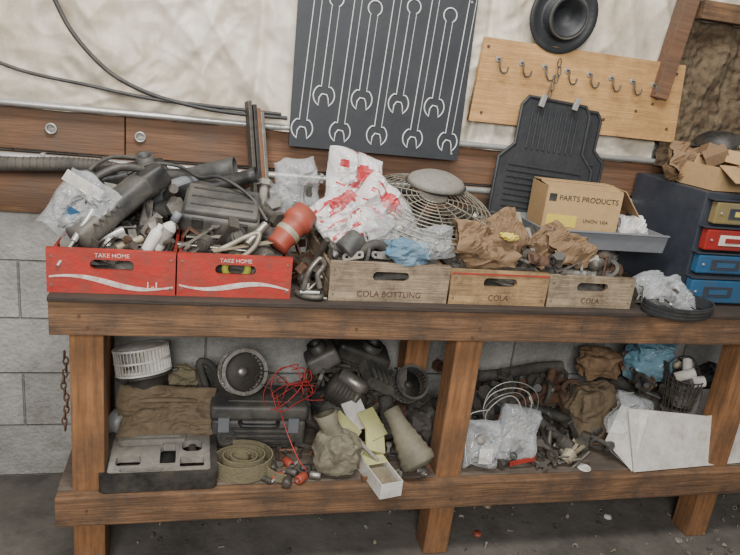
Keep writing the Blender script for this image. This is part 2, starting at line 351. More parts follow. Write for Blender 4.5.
# ---------------------------------------------------------------- rubber floor mats
def fmat(loc,rot,w,h):
    g=G('rubber_floor_mat',loc,rot)
    o=[(-w*.30,h),(w*.30,h),(w*.36,h*.93),(w*.36,h*.62),(w*.5,h*.5),(w*.5,.02),(w*.46,0),(-w*.46,0),(-w*.5,.02),(-w*.5,h*.5),(-w*.36,h*.62),(-w*.36,h*.93)]
    plate('sheet',o,[],.008,'mat',g)
    for i in range(9): box('rib_%d'%i,(w*.78,.006,.007),(0,-.006,.03+i*h*.048),'mat',par=g)
    for i in range(9): box('slot_%d'%i,(.007,.006,h*.33),(-w*.24+i*w*.06,-.006,h*.76),'mat',par=g)
    tube('rim',[(x,-.006,z) for x,z in o],.006,'mat',g,cyc=True,k=0)
    return g
fmat((1.50,.40,1.06),(radians(-6),radians(4),0),.36,.42)
fmat((1.58,.44,1.12),(radians(-3),radians(3),0),.32,.34)
g=G('chain_hanger')
for i,(x,z) in enumerate(((1.50,1.60),(1.505,1.575),(1.50,1.55),(1.49,1.525),(1.485,1.50))):
    tube('link_%d'%i,[(x+.006*cos(a*pi/3),.425+(.004*sin(a*pi/3) if i%2 else 0),z+.015*sin(a*pi/3)) for a in range(6)],.002,'dmet',g,cyc=True)
for x in (1.46,1.585): box('clip',(.018,.012,.04),(x,.415,1.475),'zinc',par=g,rot=(0,.2,0))
# ---------------------------------------------------------------- workbench
g=G('wooden_workbench')
X0=.008; X1=2.75
def bx(n,x0,x1,sy,sz,y,z,m,bev=.002): box(n,(x1-x0,sy,sz),((x0+x1)/2,y,z),m,par=g,bev=bev)
for i,(a,b) in enumerate(((0,.13),(.134,.27),(.274,.40),(.404,.48))): bx('top_plank_%d'%i,X0,X1,b-a,.022,(a+b)/2,ZT-.011,'top')
bx('front_beam',X0,X1,.038,.092,-.001,ZT-.062,'beam',.004)
bx('front_ledge',X0,X1,.045,.014,-.008,ZT-.008,'top',.003)
bx('back_beam',X0,X1,.038,.09,.46,ZT-.068,'beam')
for x in (.05,1.1,2.1): bx('joist',x,x+.038,.40,.085,.23,ZT-.066,'beam')
for i,(a,b) in enumerate(((.02,.16),(.164,.33),(.334,.49))): bx('lower_plank_%d'%i,X0,X1,b-a,.02,(a+b)/2,ZS-.01,'shelf')
bx('lower_front_beam',X0,X1,.038,.092,.0,ZS-.048,'beam',.004)
bx('lower_back_beam',X0,X1,.038,.09,.47,ZS-.066,'beam')
bx('side_beam',.022,.05,.44,.08,.25,ZS-.062,'beam')
for i,x in enumerate((.09,1.165,2.19)):
    w=.085
    box('front_leg_%d'%i,(w,.085,ZT-.024),(x,.062,(ZT-.024)/2),'post',par=g,bev=.004)
    box('back_leg_%d'%i,(w,.085,ZT-.024),(x-.03,.425,(ZT-.024)/2),'post',par=g,bev=.004)
for x,z in ((.08,.84),(.1,.81),(1.17,.83),(1.15,.80),(2.2,.83),(.09,.26),(1.17,.25),(.5,.85),(.8,.82),(1.5,.84)): cyl('nail',.004,.003,(x,-.0215,z),'rust',(pi/2,0,0),g)
# ---------------------------------------------------------------- crates
def crate(name,x0,x1,h,m,seed,loc_y=.0,L=.46,inner='crate',top=.15):
    w=x1-x0; g=G(name,(x0,loc_y,ZT))
    slot=rrect(w/2,h*.66,.105,.028,.0135)
    plate('front_board',[(0,.0),(w,0),(w,h),(0,h)],[slot],.016,m,g,loc=(0,.008,0))
    plate('back_board',[(0,.0),(w,0),(w,h),(0,h)],[slot],.016,m,g,loc=(0,L-.008,0))
    for sx in (.005,w-.005):
        for k in range(2): box('side_slat_%d'%k,(.009,L-.033,h*.36),(sx,L/2,h*(.2+.46*k)),m,par=g,bev=.001)
    box('base',(w-.02,L-.033,.008),(w/2,L/2,.005),inner,par=g,bev=0)
    for px in (.012,w-.012):
        for pz in (.02,h-.02): cyl('nail',.003,.002,(px,-.001,pz),'met',(pi/2,0,0),g,seg=10)
    crumple('oily_rags',(w-.03,L-.07,.10),(w/2,L/2+.01,.058),'rub',seed=seed,amp=.12,boxy=.9,par=g)
    pile('hardware',(.03,w-.03),(.04,L-.05),(.092,top),80,['met','dmet','rust','dk','lgry','blk','dmet'],seed*5,size=.027,par=g)
    pile('rear_parts',(.04,w-.04),(.22,L-.06),(.11,top+.05),34,['met','dmet','dk','rub','lgry'],seed*7,size=.042,par=g)
    return g,w,h
def swoosh(g,w,a):
    top=[];bot=[]
    for i in range(41):
        t=i/40; z=.030+a*.012*sin(t*2*pi*.9+.5)-.012*(t-.5); th=.0022+.005*sin(pi*t)**2
        top.append((t*w*.96+.02*w,z+th)); bot.append((t*w*.96+.02*w,z-th))
    plate('painted_swoosh',top+bot[::-1],[],.001,'white',g,loc=(0,-.0006,0))
g,w,h=crate('soda_crate',.003,.310,.115,'red',1); swoosh(g,w,1)
text('size_label','1-L',.030,'white',g,loc=(w*.82,-.0008,.024))
text('side_label','TAKE HOME',.015,'white',g,loc=(w*.5,-.0008,.101))
g,w,h=crate('soda_crate',.314,.610,.115,'red',2); swoosh(g,w,-1)
text('side_label','TAKE HOME',.015,'white',g,loc=(w*.5,-.0008,.101))
g=G('tape_roll',(.465,.034,ZT+.072),(pi/2,0,0)); lathe('roll',[(.022,-.010),(.038,-.010),(.038,.010),(.022,.010),(.022,-.010)],'lime',par=g)
for (a,b,h,m,t,s) in ((.715,1.06,.112,'crate','COLA BOTTLING',3),(1.066,1.372,.103,'crate2','COLA',4),(1.378,1.665,.098,'crate','COLA',5)):
    g,w,h=crate('wooden_bottle_crate',a,b,h,m,s,top=.15 if s<5 else .12)
    text('stencil',t,.024,'rust',g,loc=(w*.5,-.0008,.022))
    if m=='crate2': box('stripe',(w,.001,.005),(w/2,-.0008,h-.010),'red',par=g,bev=0)
# crate 1 contents
g=G('bag_of_fasteners')
polybag('film',.14,.18,(.065,.12,1.085),(.1,.55,.1),11,par=g,T=.06)
pile('contents',(.02,.11),(.10,.15),(1.03,1.14),34,['dmet','met','blk','wbox'],71,size=.018,par=g)
box('header_card',(.10,.002,.03),(.075,.10,1.15),'wbox',(.1,.55,.1),par=g,bev=0); box('label',(.03,.002,.03),(.05,.075,1.08),'bluem',(.1,.55,.1),par=g,bev=0)
g=G('electric_hand_blower')
l,e,h=aim((.06,.06,1.015),(.215,.2,1.15))
box('body',(.075,.062,h),l,'dk',e,.022,g,seg=4); 
l2,e2,h2=aim((.20,.19,1.13),(.255,.22,1.17)); box('head',(.06,.07,h2+.03),l2,'blk',e2,.02,g,seg=4)
tube('handle',[(.1,.13,1.11),(.09,.17,1.15),(.15,.2,1.185),(.21,.22,1.18)],.011,'blk',g)
for k in range(5): box('vent_%d'%k,(.05,.004,.006),(.10+.012*k,.062+.011*k,1.06+.010*k),'blk',e,par=g)
g=G('spray_bottle'); lathe2('bottle',[(0,0),(.017,0),(.0185,.04),(.0185,.7),(.012,.8),(.0085,.84),(.0085,.87)],'wbox',(.255,.06,1.0),(.305,.07,1.085),g)
lathe2('cap',[(0,0),(.011,0),(.011,1),(0,1)],'gry',(.300,.069,1.077),(.312,.072,1.10),g)
lathe2('label',[(.0189,0),(.0189,1)],'lgry',(.265,.062,1.017),(.288,.066,1.055),g)
g=G('spray_bottle'); lathe2('bottle',[(0,0),(.014,0),(.0155,.04),(.0155,.7),(.010,.8),(.0075,.84),(.0075,1),(0,1)],'wbox',(.235,.04,1.0),(.27,.05,1.07),g)
g=G('ratchet_rod'); rod('shaft',(.03,-.004,.965),(.062,.03,1.02),.004,'zinc',g); rod('grip',(.062,.03,1.02),(.10,.09,1.09),.008,'zinc',g)
g=G('plastic_vacuum_nozzle'); lathe2('tube_part',[(.018,0),(.018,.55),(.022,.6),(.028,.8),(.034,1),(.031,1),(.018,.65)],'dk',(.20,.36,1.13),(.46,.30,1.19),g)
g=G('plastic_vacuum_nozzle'); lathe2('tube_part',[(.0,0),(.024,0),(.026,.35),(.02,.45),(.02,.9),(.024,1),(.021,1),(.016,.5)],'blk',(.30,.30,1.10),(.52,.25,1.185),g)
g=G('plastic_vacuum_nozzle'); lathe2('tube_part',[(.0,0),(.03,0),(.03,.3),(.022,.45),(.02,1),(.016,1)],'gry',(.20,.28,1.09),(.38,.34,1.155),g)
g=G('black_plastic_shroud',(.17,.38,1.12),(.3,-.2,.2)); box('shell',(.20,.08,.09),(0,0,0),'blk',bev=.018,par=g,seg=4); lathe('port',[(.026,0),(.026,.03),(.02,.03),(.02,0)],'dk',(.04,0,.045),par=g); tube('arm',[(-.09,0,.02),(-.13,.0,.05),(-.14,0,.0)],.01,'blk',g)
g=G('power_cord'); tube('cord',[(.16,.3,1.15),(.22,.33,1.18),(.30,.32,1.18),(.36,.28,1.16),(.42,.24,1.17),(.5,.2,1.13),(.55,.16,1.07)],.005,'cable',g); tube('cord_b',[(.08,.3,1.10),(.05,.34,1.14),(.10,.38,1.18),(.18,.36,1.19)],.006,'rub',g)
g=G('steel_tube_stub'); rod('tube_part',(.09,.08,1.0),(.17,.12,1.03),.014,'zinc',g); rod('tube_b',(.16,.05,1.0),(.22,.09,1.02),.010,'tan',g)
# crate 2
g=G('hard_plastic_case',(.425,.20,1.075),(radians(22),radians(4),radians(-4)))
box('shell',(.215,.15,.06),(0,0,0),'dk',bev=.016,par=g,seg=4); box('lid',(.20,.135,.022),(0,0,.036),'dk',bev=.008,par=g)
for k in (-1,1): box('latch',(.03,.01,.03),(.06*k,-.077,.01),'blk',par=g)
for k in range(3): box('rib_%d'%k,(.17,.006,.004),(0,-.04+.04*k,.048),'blk',par=g)
g=G('spring_clamp'); tube('frame',[(.41,.03,1.005),(.47,.02,1.0),(.51,.03,1.03),(.52,.05,1.06),(.49,.05,1.05),(.45,.04,1.03)],.007,'guard',g,cyc=True); rod('jaw',(.49,.04,1.03),(.54,.08,1.08),.011,'met',g)
g=G('flat_bar_stock'); 
for k,(p,q) in enumerate((((.31,.06,1.02),(.50,.05,1.012)),((.33,.1,1.03),(.53,.12,1.03)),((.40,.02,1.015),(.58,.08,1.035)))):
    l,e,h=aim(p,q); box('bar_%d'%k,(.022,.005,h),l,('met','lgry','tan')[k],e,par=g)
def realwrench(p,q,w,m='met'):
    g=G('open_end_wrench'); l,e,h=aim(p,q)
    plate('body',wrench(h-.03,w,w*2.6,w*2.0),[],w*.7,m,g,loc=p,rot=(Vector(q)-Vector(p)).to_track_quat('Y','Z').to_euler())
realwrench((.33,.03,1.02),(.42,.14,1.06),.006); realwrench((1.42,.02,1.0),(1.50,.05,1.03),.006)
g=G('red_taillight_cone')
p,q=(.57,.07,1.02),(.655,.13,1.11)
lathe2('housing',[(0,0),(.030,0),(.033,.05),(.033,.25),(.0355,.28),(.0355,.36),(.033,.4),(.036,.60),(.043,.64),(.043,.80),(.038,.84),(.038,1),(.030,1),(.026,.85),(0,.8)],'redp',p,q,g)
lathe2('band',[(.0362,.0),(.0372,.2),(.0372,.8),(.0362,1)],'tan',(.597,.089,1.048),(.608,.096,1.059),g)
g=G('c_clamp'); 
tube('frame',[(.645,-.0,.925),(.655,-.005,.975),(.68,.0,1.01),(.695,.0,1.0),(.69,.0,.985),(.68,-.0,.965),(.69,-.0,.93)],.0075,'met',g); rod('screw',(.635,0,.915),(.69,0,.915),.005,'zinc',g); rod('tommy_bar',(.64,.03,.902),(.71,-.01,.902),.003,'zinc',g)
tube('frame_2',[(.63,.03,.905),(.65,.0,.903),(.69,-.01,.905),(.70,.02,.905)],.008,'dmet',g)
g=G('threaded_rod'); rod('rod',(.655,.12,.90),(.705,.03,1.06),.009,'dmet',g); rod('rod_2',(.63,.15,.90),(.69,.05,.99),.006,'rust',g)
g=G('metal_channel_strip')
for k,(mm,dx) in enumerate((('dmet',0),('blk',.016),('copper',.028),('met',.040))):
    l,e,h=aim((.545+dx,.33,.92),(.495+dx,.46,1.375-.01*k)); box('strip_%d'%k,(.012,.03,h),l,mm,e,par=g)
# plastic bags behind / on crate 3
g=G('bag_of_gaskets'); polybag('film',.17,.25,(.80,.22,1.15),(-.25,.15,.1),21,'plaw',T=.05,par=g,extra='plar',crink=.014)
g=G('bag_of_gaskets'); polybag('film',.15,.18,(.86,.17,1.12),(-.5,.7,-.1),22,'plaw',T=.05,par=g,extra='plar',crink=.013)
g=G('bag_of_gaskets'); polybag('film',.15,.16,(.76,.15,1.09),(-.6,-.6,.1),29,'plaw',T=.05,par=g,extra='plar',crink=.013)
g=G('bag_of_hose_clamps'); polybag('film',.13,.20,(.655,.33,1.13),(-.1,-.2,.2),23,par=g,T=.06); crumple('contents',(.08,.04,.13),(.66,.33,1.09),'rub',24,.3,par=g)
g=G('bag_of_hose_clamps'); polybag('film',.14,.13,(.60,.38,1.07),(-.3,.3,0),33,par=g,T=.05)
g=G('bag_of_filters'); polybag('film',.17,.15,(.90,.13,1.085),(-.7,.2,.2),25,par=g,T=.06); crumple('inner',(.09,.07,.06),(.90,.135,1.075),'lgry',26,.3,par=g)
g=G('bag_of_filters'); polybag('film',.14,.10,(1.01,.07,1.05),(-.6,-.2,.1),27,par=g,T=.05); crumple('inner',(.07,.04,.04),(1.01,.08,1.045),'lgry',28,.3,par=g)
crumple('blue_shop_rag',(.13,.09,.07),(.935,.04,1.03),'blue',31,.4,boxy=.4)
g=G('oil_filter_can'); lathe2('can',[(0,0),(.03,0),(.033,.06),(.033,.85),(.028,1),(0,1)],'dk',(.755,.05,1.02),(.80,.07,1.06),g)
g=G('rubber_tube_offcut'); tube('tube_part',[(.80,.05,1.02),(.84,.04,1.05),(.88,.06,1.03)],.014,'rub',g)
g=G('bracket_stack')
for k,(x,y,z,mm,r) in enumerate(((.74,.06,1.03,'met',.4),(.78,.03,1.015,'lgry',-.3),(.83,.08,1.05,'dmet',.9),(.86,.03,1.02,'met',.1))): plate('bracket_%d'%k,rrect(0,0,.06,.022,.008),[circ(-.018,0,.005,12),circ(.018,0,.005,12)],.004,mm,g,loc=(x,y,z),rot=(.9,r,r))
g=G('coiled_black_hose'); 
for k in range(4): tube('loop_%d'%k,[(.98+.10*cos(a),.42+.02*sin(a),1.05+.02*k+.03*sin(a)) for a in [i*pi/5 for i in range(10)]],.010,'rub',g,cyc=True)
# wire fan guard
g=G('wire_fan_guard',(1.05,.225,1.135),(radians(18),radians(3),0))
for i in range(10):
    r=.05+i*.016; z=.030*(1-(r/.2)**2)
    curvemesh('ring_%d'%i,[[(x,y,z) for x,y in circ(0,0,r,56)]],'guard',g,depth=.0018,res=2)
for zz in (-.010,-.022,-.034): curvemesh('rim',[[(x,y,zz) for x,y in circ(0,0,.205,56)]],'guard',g,depth=.0028,res=2)
for i in range(12):
    a=i*pi/6; tube('spoke_%d'%i,[(r*cos(a),r*sin(a),.032*(1-(r/.2)**2)-.004) for r in (.03,.09,.15,.198)]+[(.205*cos(a),.205*sin(a),-.034)],.0018,'guard',g)
cyl('centre_badge',.045,.004,(0,0,.032),'met',par=g)
g=G('shallow_metal_dish',(1.085,.30,1.19),(radians(10),0,0)); lathe('dish',[(0,.03),(.06,.028),(.085,.015),(.098,0),(.095,0),(.06,.022),(0,.024)],'lgry',par=g)
# crate 4 / 5 contents
g=G('crumpled_kraft_bag'); crumple('body',(.21,.15,.10),(1.20,.10,1.035),'bag',41,.32,boxy=.4,par=g); polybag('sheet_a',.16,.12,(1.15,.06,1.07),(-.9,.3,.2),44,'bag',T=.01,par=g,crink=.014); polybag('sheet_b',.14,.14,(1.27,.14,1.08),(-.9,-.3,.1),45,'bag',T=.01,par=g,crink=.014)
g=G('crumpled_kraft_paper'); polybag('sheet_a',.17,.12,(1.49,.09,1.045),(-.9,.2,.2),46,'bag',T=.02,par=g,crink=.016); polybag('sheet_b',.14,.12,(1.43,.14,1.05),(-.8,-.5,.1),47,'bag',T=.02,par=g,crink=.016)
g=G('flashlight_barrel'); lathe2('body',[(0,0),(.016,0),(.016,.6),(.024,.7),(.026,.95),(.022,1),(0,.98)],'dmet',(1.52,.02,1.02),(1.60,.08,1.03),g)
crumple('yellow_glove',(.05,.04,.02),(1.245,.05,1.09),'yel',43,.35)
g=G('angle_bracket'); l,e,h=aim((1.35,.12,1.0),(1.34,.22,1.13)); box('leg',(.02,.012,h),l,'tan',e,par=g); l,e,h=aim((1.37,.10,1.0),(1.365,.18,1.09)); box('leg_2',(.016,.01,h),l,'lgry',e,par=g)
# tray + carton
g=G('grey_parts_tray',(1.64,.27,1.035),(0,0,0))
def openbox(g,w,d,h,t,m,flare=.0):
    box('base',(w,d,t),(0,0,t/2),m,par=g)
    for s in (-1,1):
        box('long_side',(w+2*flare,t,h),(0,s*(d/2+flare/2),h/2),m,(s*-flare/h*.8,0,0),par=g,bev=.0015)
        box('short_side',(t,d+flare,h),(s*(w/2+flare/2),0,h/2),m,(0,s*flare/h*.8,0),par=g,bev=.0015)
openbox(g,.42,.20,.06,.005,'gry',.015)
for s in (-1,1): box('lip',(.45,.014,.005),(0,s*.117,.061),'gry',par=g)
box('support_block',(.25,.12,.04),(-.07,.03,-.02),'rub',par=g)
g=G('cardboard_carton',(1.565,.27,1.042),(0,0,radians(-8)))
def carton(g,w,d,h,m,t=.003,flaps=True):
    box('front',(w,t,h),(0,-d/2,h/2),m,par=g,bev=0); box('back',(w,t,h),(0,d/2,h/2),m,par=g,bev=0)
    for s in (-1,1): box('side',(t,d,h),(s*w/2,0,h/2),m,par=g,bev=0)
    box('bottom',(w,d,t),(0,0,t/2),m,par=g,bev=0)
    if flaps:
        for s in (-1,1): box('top_flap',(w,d*.5,t),(0,s*d*.25,h+.004+.004*(s>0)),m,(s*-.06,0,0),par=g,bev=0)
carton(g,.25,.15,.180,'card')
box('side_flap',(.10,.13,.003),(.170,0,.145),'card',(0,.9,0),par=g,bev=0)
text('printed_name','PARTS PRODUCTS',.024,'blk',g,loc=(.015,-.0775,.148)); box('yellow_label',(.10,.001,.038),(-.065,-.0775,.074),'yel',par=g,bev=0)
box('printed_mark',(.024,.001,.024),(-.105,-.0775,.148),'blk',par=g,bev=0); text('printed_small','UNION  USA',.015,'blk',g,loc=(.05,-.0775,.08))
polybag('crumpled_tissue',.11,.09,(1.77,.22,1.10),(-.9,.2,0),51,'plaw',T=.04)
# ---------------------------------------------------------------- drawer cabinet
g=G('parts_drawer_cabinet')
box('shell',(.60,.38,.365),(2.225,.295,ZT+.183),'navy',par=g,bev=.004)
zz=ZT+.004
for k,(h,m,dx,dy) in enumerate(((.090,'bluem',-.018,-.022),(.073,'bluem',.0,-.005),(.080,'redc',.004,-.008),(.082,'yelc',.018,-.004))):
    box('drawer_%d'%k,(.58,.03,h-.012),(2.220+dx,.09+dy,zz+h/2),m,par=g,bev=.005)
    box('divider_%d'%k,(.60,.035,.005),(2.220+dx*.6,.092+dy,zz+h),'navy',par=g,bev=.001)
    box('recess_%d'%k,(.11,.004,.034),(2.035+dx,.074+dy,zz+h/2),'navy' if k!=2 else 'wbox',par=g,bev=.001)
    box('label_%d'%k,(.07,.004,.016),(2.035+dx,.072+dy,zz+h/2),('bluem','bluem','redc','yel')[k],par=g,bev=0)
    tube('pull_%d'%k,[(2.165+dx,.075+dy,zz+h/2),(2.165+dx,.058+dy,zz+h/2),(2.245+dx,.058+dy,zz+h/2),(2.245+dx,.075+dy,zz+h/2)],.004,'zinc',g,k=0)
    cyl('rivet',.004,.004,(1.95+dx,.073+dy,zz+h/2),'zinc',(pi/2,0,0),g,seg=10)
    zz+=h+.006
ZC=ZT+.368
g=G('cardboard_carton',(2.10,.24,ZC),(0,0,radians(6))); carton(g,.30,.2,.075,'card',flaps=False)
box('flap',(.3,.09,.003),(0,-.14,.06),'card',(.5,0,0),par=g,bev=0)
g=G('small_parts_boxes')
for i in range(16):
    rnd=random.Random(i+90); box('box_%d'%i,(.07,.05,.04),(1.95+rnd.uniform(0,.40),.14+rnd.uniform(0,.22),ZC+.075+rnd.uniform(-.01,.05)),('card','bag','canv')[i%3],(rnd.uniform(-.6,.6),rnd.uniform(-.6,.6),rnd.uniform(0,3)),.002,g)
g=G('torn_kraft_wrapping'); polybag('sheet_a',.16,.13,(1.98,.30,ZC+.06),(-.6,.3,.2),61,'bag',T=.03,par=g,crink=.016); polybag('sheet_b',.16,.13,(2.22,.22,ZC+.12),(-.9,-.3,.1),62,'bag',T=.03,par=g,crink=.016)
g=G('black_knit_cap',(2.15,.36,ZC+.13)); lathe('crown',[(.085,-.02),(.09,0),(.082,.025),(.05,.045),(0,.05)],'blk',par=g); crumple('fold',(.19,.17,.03),(0,0,-.01),'blk',63,.2,par=g)
g=G('paper_roll'); lathe2('roll',[(.006,0),(.022,0),(.024,.5),(.022,1),(.006,1)],'wbox',(2.26,.36,1.49),(2.33,.36,1.52),g); rod('stand',(2.30,.37,ZC),(2.30,.37,1.50),.006,'zinc',g)
# belt + bag front right
g=G('rubber_drive_belt',(1.82,-.02,ZT+.022),(radians(8),0,0)); strip('belt',[(x,y,0) for x,y in circ(0,0,.118,56,ry=.062)],.036,.005,'mat',g,cyc=True)
for k in range(3): strip('groove_%d'%k,[(x,y,-.011+.011*k) for x,y in circ(0,0,.1215,56,ry=.0655)],.004,.002,'blk',g,cyc=True)
g=G('bag_of_bolts'); polybag('film',.18,.12,(1.80,.035,ZT+.05),(-1.1,.1,0),64,par=g,T=.05)
pile('bolts',(1.73,1.87),(.0,.08),(ZT+.015,ZT+.06),34,['met','dmet','lgry'],7,size=.02,par=g)
pile('rusty_bolts',(.632,.70),(.05,.4),(ZT+.012,ZT+.05),20,['met','dmet','rust'],8,size=.028)
# ================================================================ LOWER SHELF
g=G('open_socket_case',(.278,.118,ZS),(0,0,radians(1)))
plate('rim',rrect(0,0,.325,.24,.02),[rrect(0,.0,.285,.205,.012)],.052,'blk',g,loc=(0,0,.027),rot=(0,0,0))
box('floor_panel',(.30,.22,.008),(0,0,.006),'blk',par=g)
ins=[rrect(-.06,.055,.13,.022,.008),rrect(-.09,-.03,.07,.05,.012),rrect(.02,.0,.045,.10,.006),rrect(.09,-.045,.07,.05,.006),rrect(.09,.04,.06,.06,.02),rrect(-.05,-.078,.12,.018,.006)]
plate('moulded_insert',rrect(0,0,.285,.205,.012),ins,.022,'lgry',g,loc=(0,0,.034),rot=(0,0,0))
plate('moulded_step',rrect(-.03,.08,.20,.03,.008),[rrect(-.03,.08,.17,.014,.005)],.02,'lgry',g,loc=(0,0,.045),rot=(0,0,0))
rod('socket',(.09,.02,.02),(.09,.06,.03),.012,'dmet',g); rod('breaker_bar',(-.11,.055,.03),(.0,.055,.03),.006,'dmet',g); box('ratchet',(.05,.02,.012),(-.09,-.03,.02),'dmet',par=g)
g=G('duct_tape_roll',(.145,.275,.365),(pi/2,0,radians(60))); lathe('roll',[(.025,-.02),(.044,-.02),(.044,.02),(.025,.02),(.025,-.02)],'tape',par=g)
g=G('canvas_tool_bag'); crumple('body',(.28,.17,.14),(.285,.33,ZS+.073),'canv',71,.16,boxy=.6,par=g)
polybag('flap',.29,.16,(.285,.25,ZS+.112),(-.45,.05,.0),72,'canv',T=.02,par=g,crink=.012)
tube('handle',[(.20,.25,ZS+.15),(.24,.22,ZS+.17),(.32,.22,ZS+.17),(.37,.25,ZS+.15)],.007,'canv',g)
g=G('blower_motor',(.215,.33,.48),(radians(-14),radians(-10),0))
lathe('motor_housing',[(0,-.03),(.055,-.03),(.065,-.01),(.068,.02),(.088,.022),(.09,.03),(.05,.034),(0,.034)],'blk',par=g)
lathe('lower_can',[(0,-.07),(.035,-.07),(.04,-.06),(.04,-.03)],'dmet',par=g)
for k in range(3): box('lug_%d'%k,(.03,.02,.008),(.09*cos(k*2.1),.09*sin(k*2.1),.026),'blk',(0,0,k*2.1),par=g)
squirrel('wheel',.086,.078,'wbox',(0,0,.075),(0,0,0),g,nv=44,hub='wbox')
lathe('wheel_dome',[(.084,0),(.07,.006),(.03,.012),(0,.012)],'wbox',(0,0,.110),par=g)
crumple('olive_cloth',(.10,.07,.06),(.33,.36,.49),'olive',74,.35)
g=G('black_hose_bundle')
for k in range(4): tube('hose_%d'%k,[(.36+.01*k,.42-.02*k,.32),(.35+.02*k,.40-.02*k,.42),(.38,.38-.015*k,.50+.015*k),(.43,.38-.01*k,.45+.02*k),(.43+.01*k,.40,.33)],.012,'rub',g)
# toolbox
g=G('plastic_toolbox',(.575,.28,ZS),(0,0,radians(-3)))
box('body',(.30,.15,.10),(0,0,.05),'dk',bev=.01,par=g); box('lid',(.31,.16,.05),(0,0,.128),'dk',bev=.012,par=g)
tube('handle',[(-.06,-.08,.10),(-.055,-.1,.10),(-.04,-.105,.10),(.04,-.105,.10),(.055,-.1,.10),(.06,-.08,.10)],.007,'blk',g)
for s in (-1,1): box('latch',(.035,.012,.05),(s*.11,-.082,.09),'gry',par=g)
for k in range(4): box('rib_%d'%k,(.2,.006,.006),(0,-.076,.02+.018*k),'blk',par=g)
plate('side_boss',circ(0,0,.03),[circ(0,0,.02)],.006,'dk',g,loc=(-.10,-.078,.045))
box('lid_panel',(.2,.09,.006),(0,0,.154),'dk',par=g)
squirrel('blower_fan_wheel',.073,.06,'met',(.515,.28,.540),(radians(66),0,radians(12)),nv=30,hub='met')
g=G('red_wire_bundle')
rnd=random.Random(4)
for k in range(6):
    cx,cy,cz=.665+rnd.uniform(-.03,.03),.24+rnd.uniform(-.03,.03),.505
    tube('wire_%d'%k,[(cx+(.05+rnd.uniform(-.02,.05))*cos(a),cy+.04*sin(a)+rnd.uniform(-.01,.01),cz+.055*sin(a+k)+rnd.uniform(-.01,.02)) for a in [i*.9 for i in range(9)]],.0016,'redw' if k<5 else 'blk',g)
tube('lead',[(.62,.2,.50),(.64,.12,.44),(.68,.06,.36),(.72,.04,.31)],.0016,'redw',g)
# strap coil
g=G('coiled_webbing_strap',(.515,.085,ZS+.03))
sp=[((.02+.0033*t)*cos(t*1.0)*1.12,(.02+.0033*t)*sin(t*1.0)*.9,.004*sin(t*.7)) for t in [i*.22 for i in range(95)]]
strip('webbing',sp,.052,.0035,'olive',g); 
strip('tail',[(.07,-.02,.0),(.075,-.05,-.005),(.10,-.07,-.01),(.13,-.075,-.015)],.03,.003,'olive',g)
for k,(x,y,r,mm) in enumerate(((.62,.03,.013,'redp'),(.645,-.0,.014,'dmet'),(.665,.05,.012,'dmet'),(.69,.015,.014,'redp'),(.66,.10,.013,'redp'),(.71,.07,.012,'blk'),(.61,.085,.012,'dmet'),(.735,.03,.012,'met'))):
    g=G('impact_socket'); a=k*1.3
    l0=Vector((x,y,ZS+r)); d=Vector((cos(a),sin(a),0))*.018
    lathe2('body',[(0,0),(r*.8,0),(r,.1),(r,.9),(r*.85,1),(r*.5,1),(r*.5,.6),(0,.6)],mm,tuple(l0-d),tuple(l0+d),g)
g=G('ratchet_handle'); rod('shaft',(.60,.01,ZS+.008),(.69,.11,ZS+.008),.005,'zinc',g); rod('grip',(.56,.045,ZS+.009),(.60,.01,ZS+.008),.008,'dmet',g)
def cvboot(name,p,q,R_,m='boot'):
    g=G(name); prof=[(0,0),(R_*.7,.0),(R_*.72,.02),(R_*.9,.03)]
    prof+=[(R_*.98,.05),(R_,.10)]
    for i in range(5):
        t=.13+i*.12; r=R_*(1-.1*i); prof+=[(r,t),(r*1.02,t+.03),(r*.9,t+.075)]
    prof+=[(R_*.5,.78),(R_*.5,.97),(R_*.42,1),(R_*.38,.9)]
    lathe2('boot',prof,m,p,q,g); return g
g=G('canvas_pouch'); crumple('pouch',(.15,.12,.15),(.80,.06,ZS+.075),'boot',81,.22,boxy=.2,par=g,freq=1.3); lathe2('neck',[(.035,0),(.03,.5),(.036,1),(.03,1)],'boot',(.79,.07,ZS+.12),(.76,.09,ZS+.19),g)
cvboot('cv_joint_boot',(1.06,.0,ZS+.05),(.975,.12,ZS+.19),.056)
cvboot('cv_joint_boot',(1.02,.17,ZS+.05),(1.0,.27,ZS+.15),.05,'rub')
# motors pile
g=G('starter_motor'); p,q=(.80,.28,.50),(.93,.24,.44)
lathe2('housing',[(0,0),(.03,0),(.05,.08),(.052,.6),(.058,.62),(.058,.72),(.035,.8),(.02,.95),(0,1)],'dmet',p,q,g)
lathe2('solenoid',[(0,0),(.024,0),(.026,.8),(.015,1),(0,1)],'met',(.83,.25,.55),(.92,.22,.50),g)
for k in range(6): lathe2('fin_%d'%k,[(.051,0),(.056,.2),(.056,.8),(.051,1)],'dmet',(.812+.011*k,.277-.0034*k,.4945-.005*k),(.816+.011*k,.276-.0034*k,.4925-.005*k),g)
g=G('alternator'); lathe2('rotor',[(0,0),(.02,0),(.05,.1),(.062,.3),(.062,.7),(.05,.9),(.02,1),(0,1)],'met',(.78,.30,.37),(.90,.27,.38),g)
for k in range(12): a=k*pi/6; box('vent_%d'%k,(.006,.03,.01),(.83,.285+.06*cos(a),.375+.06*sin(a)),'blk',(a,0,0),par=g)
g=G('black_plastic_housing',(.93,.40,.56),(radians(10),radians(20),0)); box('shell',(.20,.12,.07),(0,0,0),'blk',bev=.018,par=g,seg=4); lathe('port',[(.04,0),(.04,.03),(.032,.03),(.032,0)],'blk',(.02,-.01,.03),par=g); box('flange',(.23,.14,.008),(0,0,-.02),'blk',par=g)
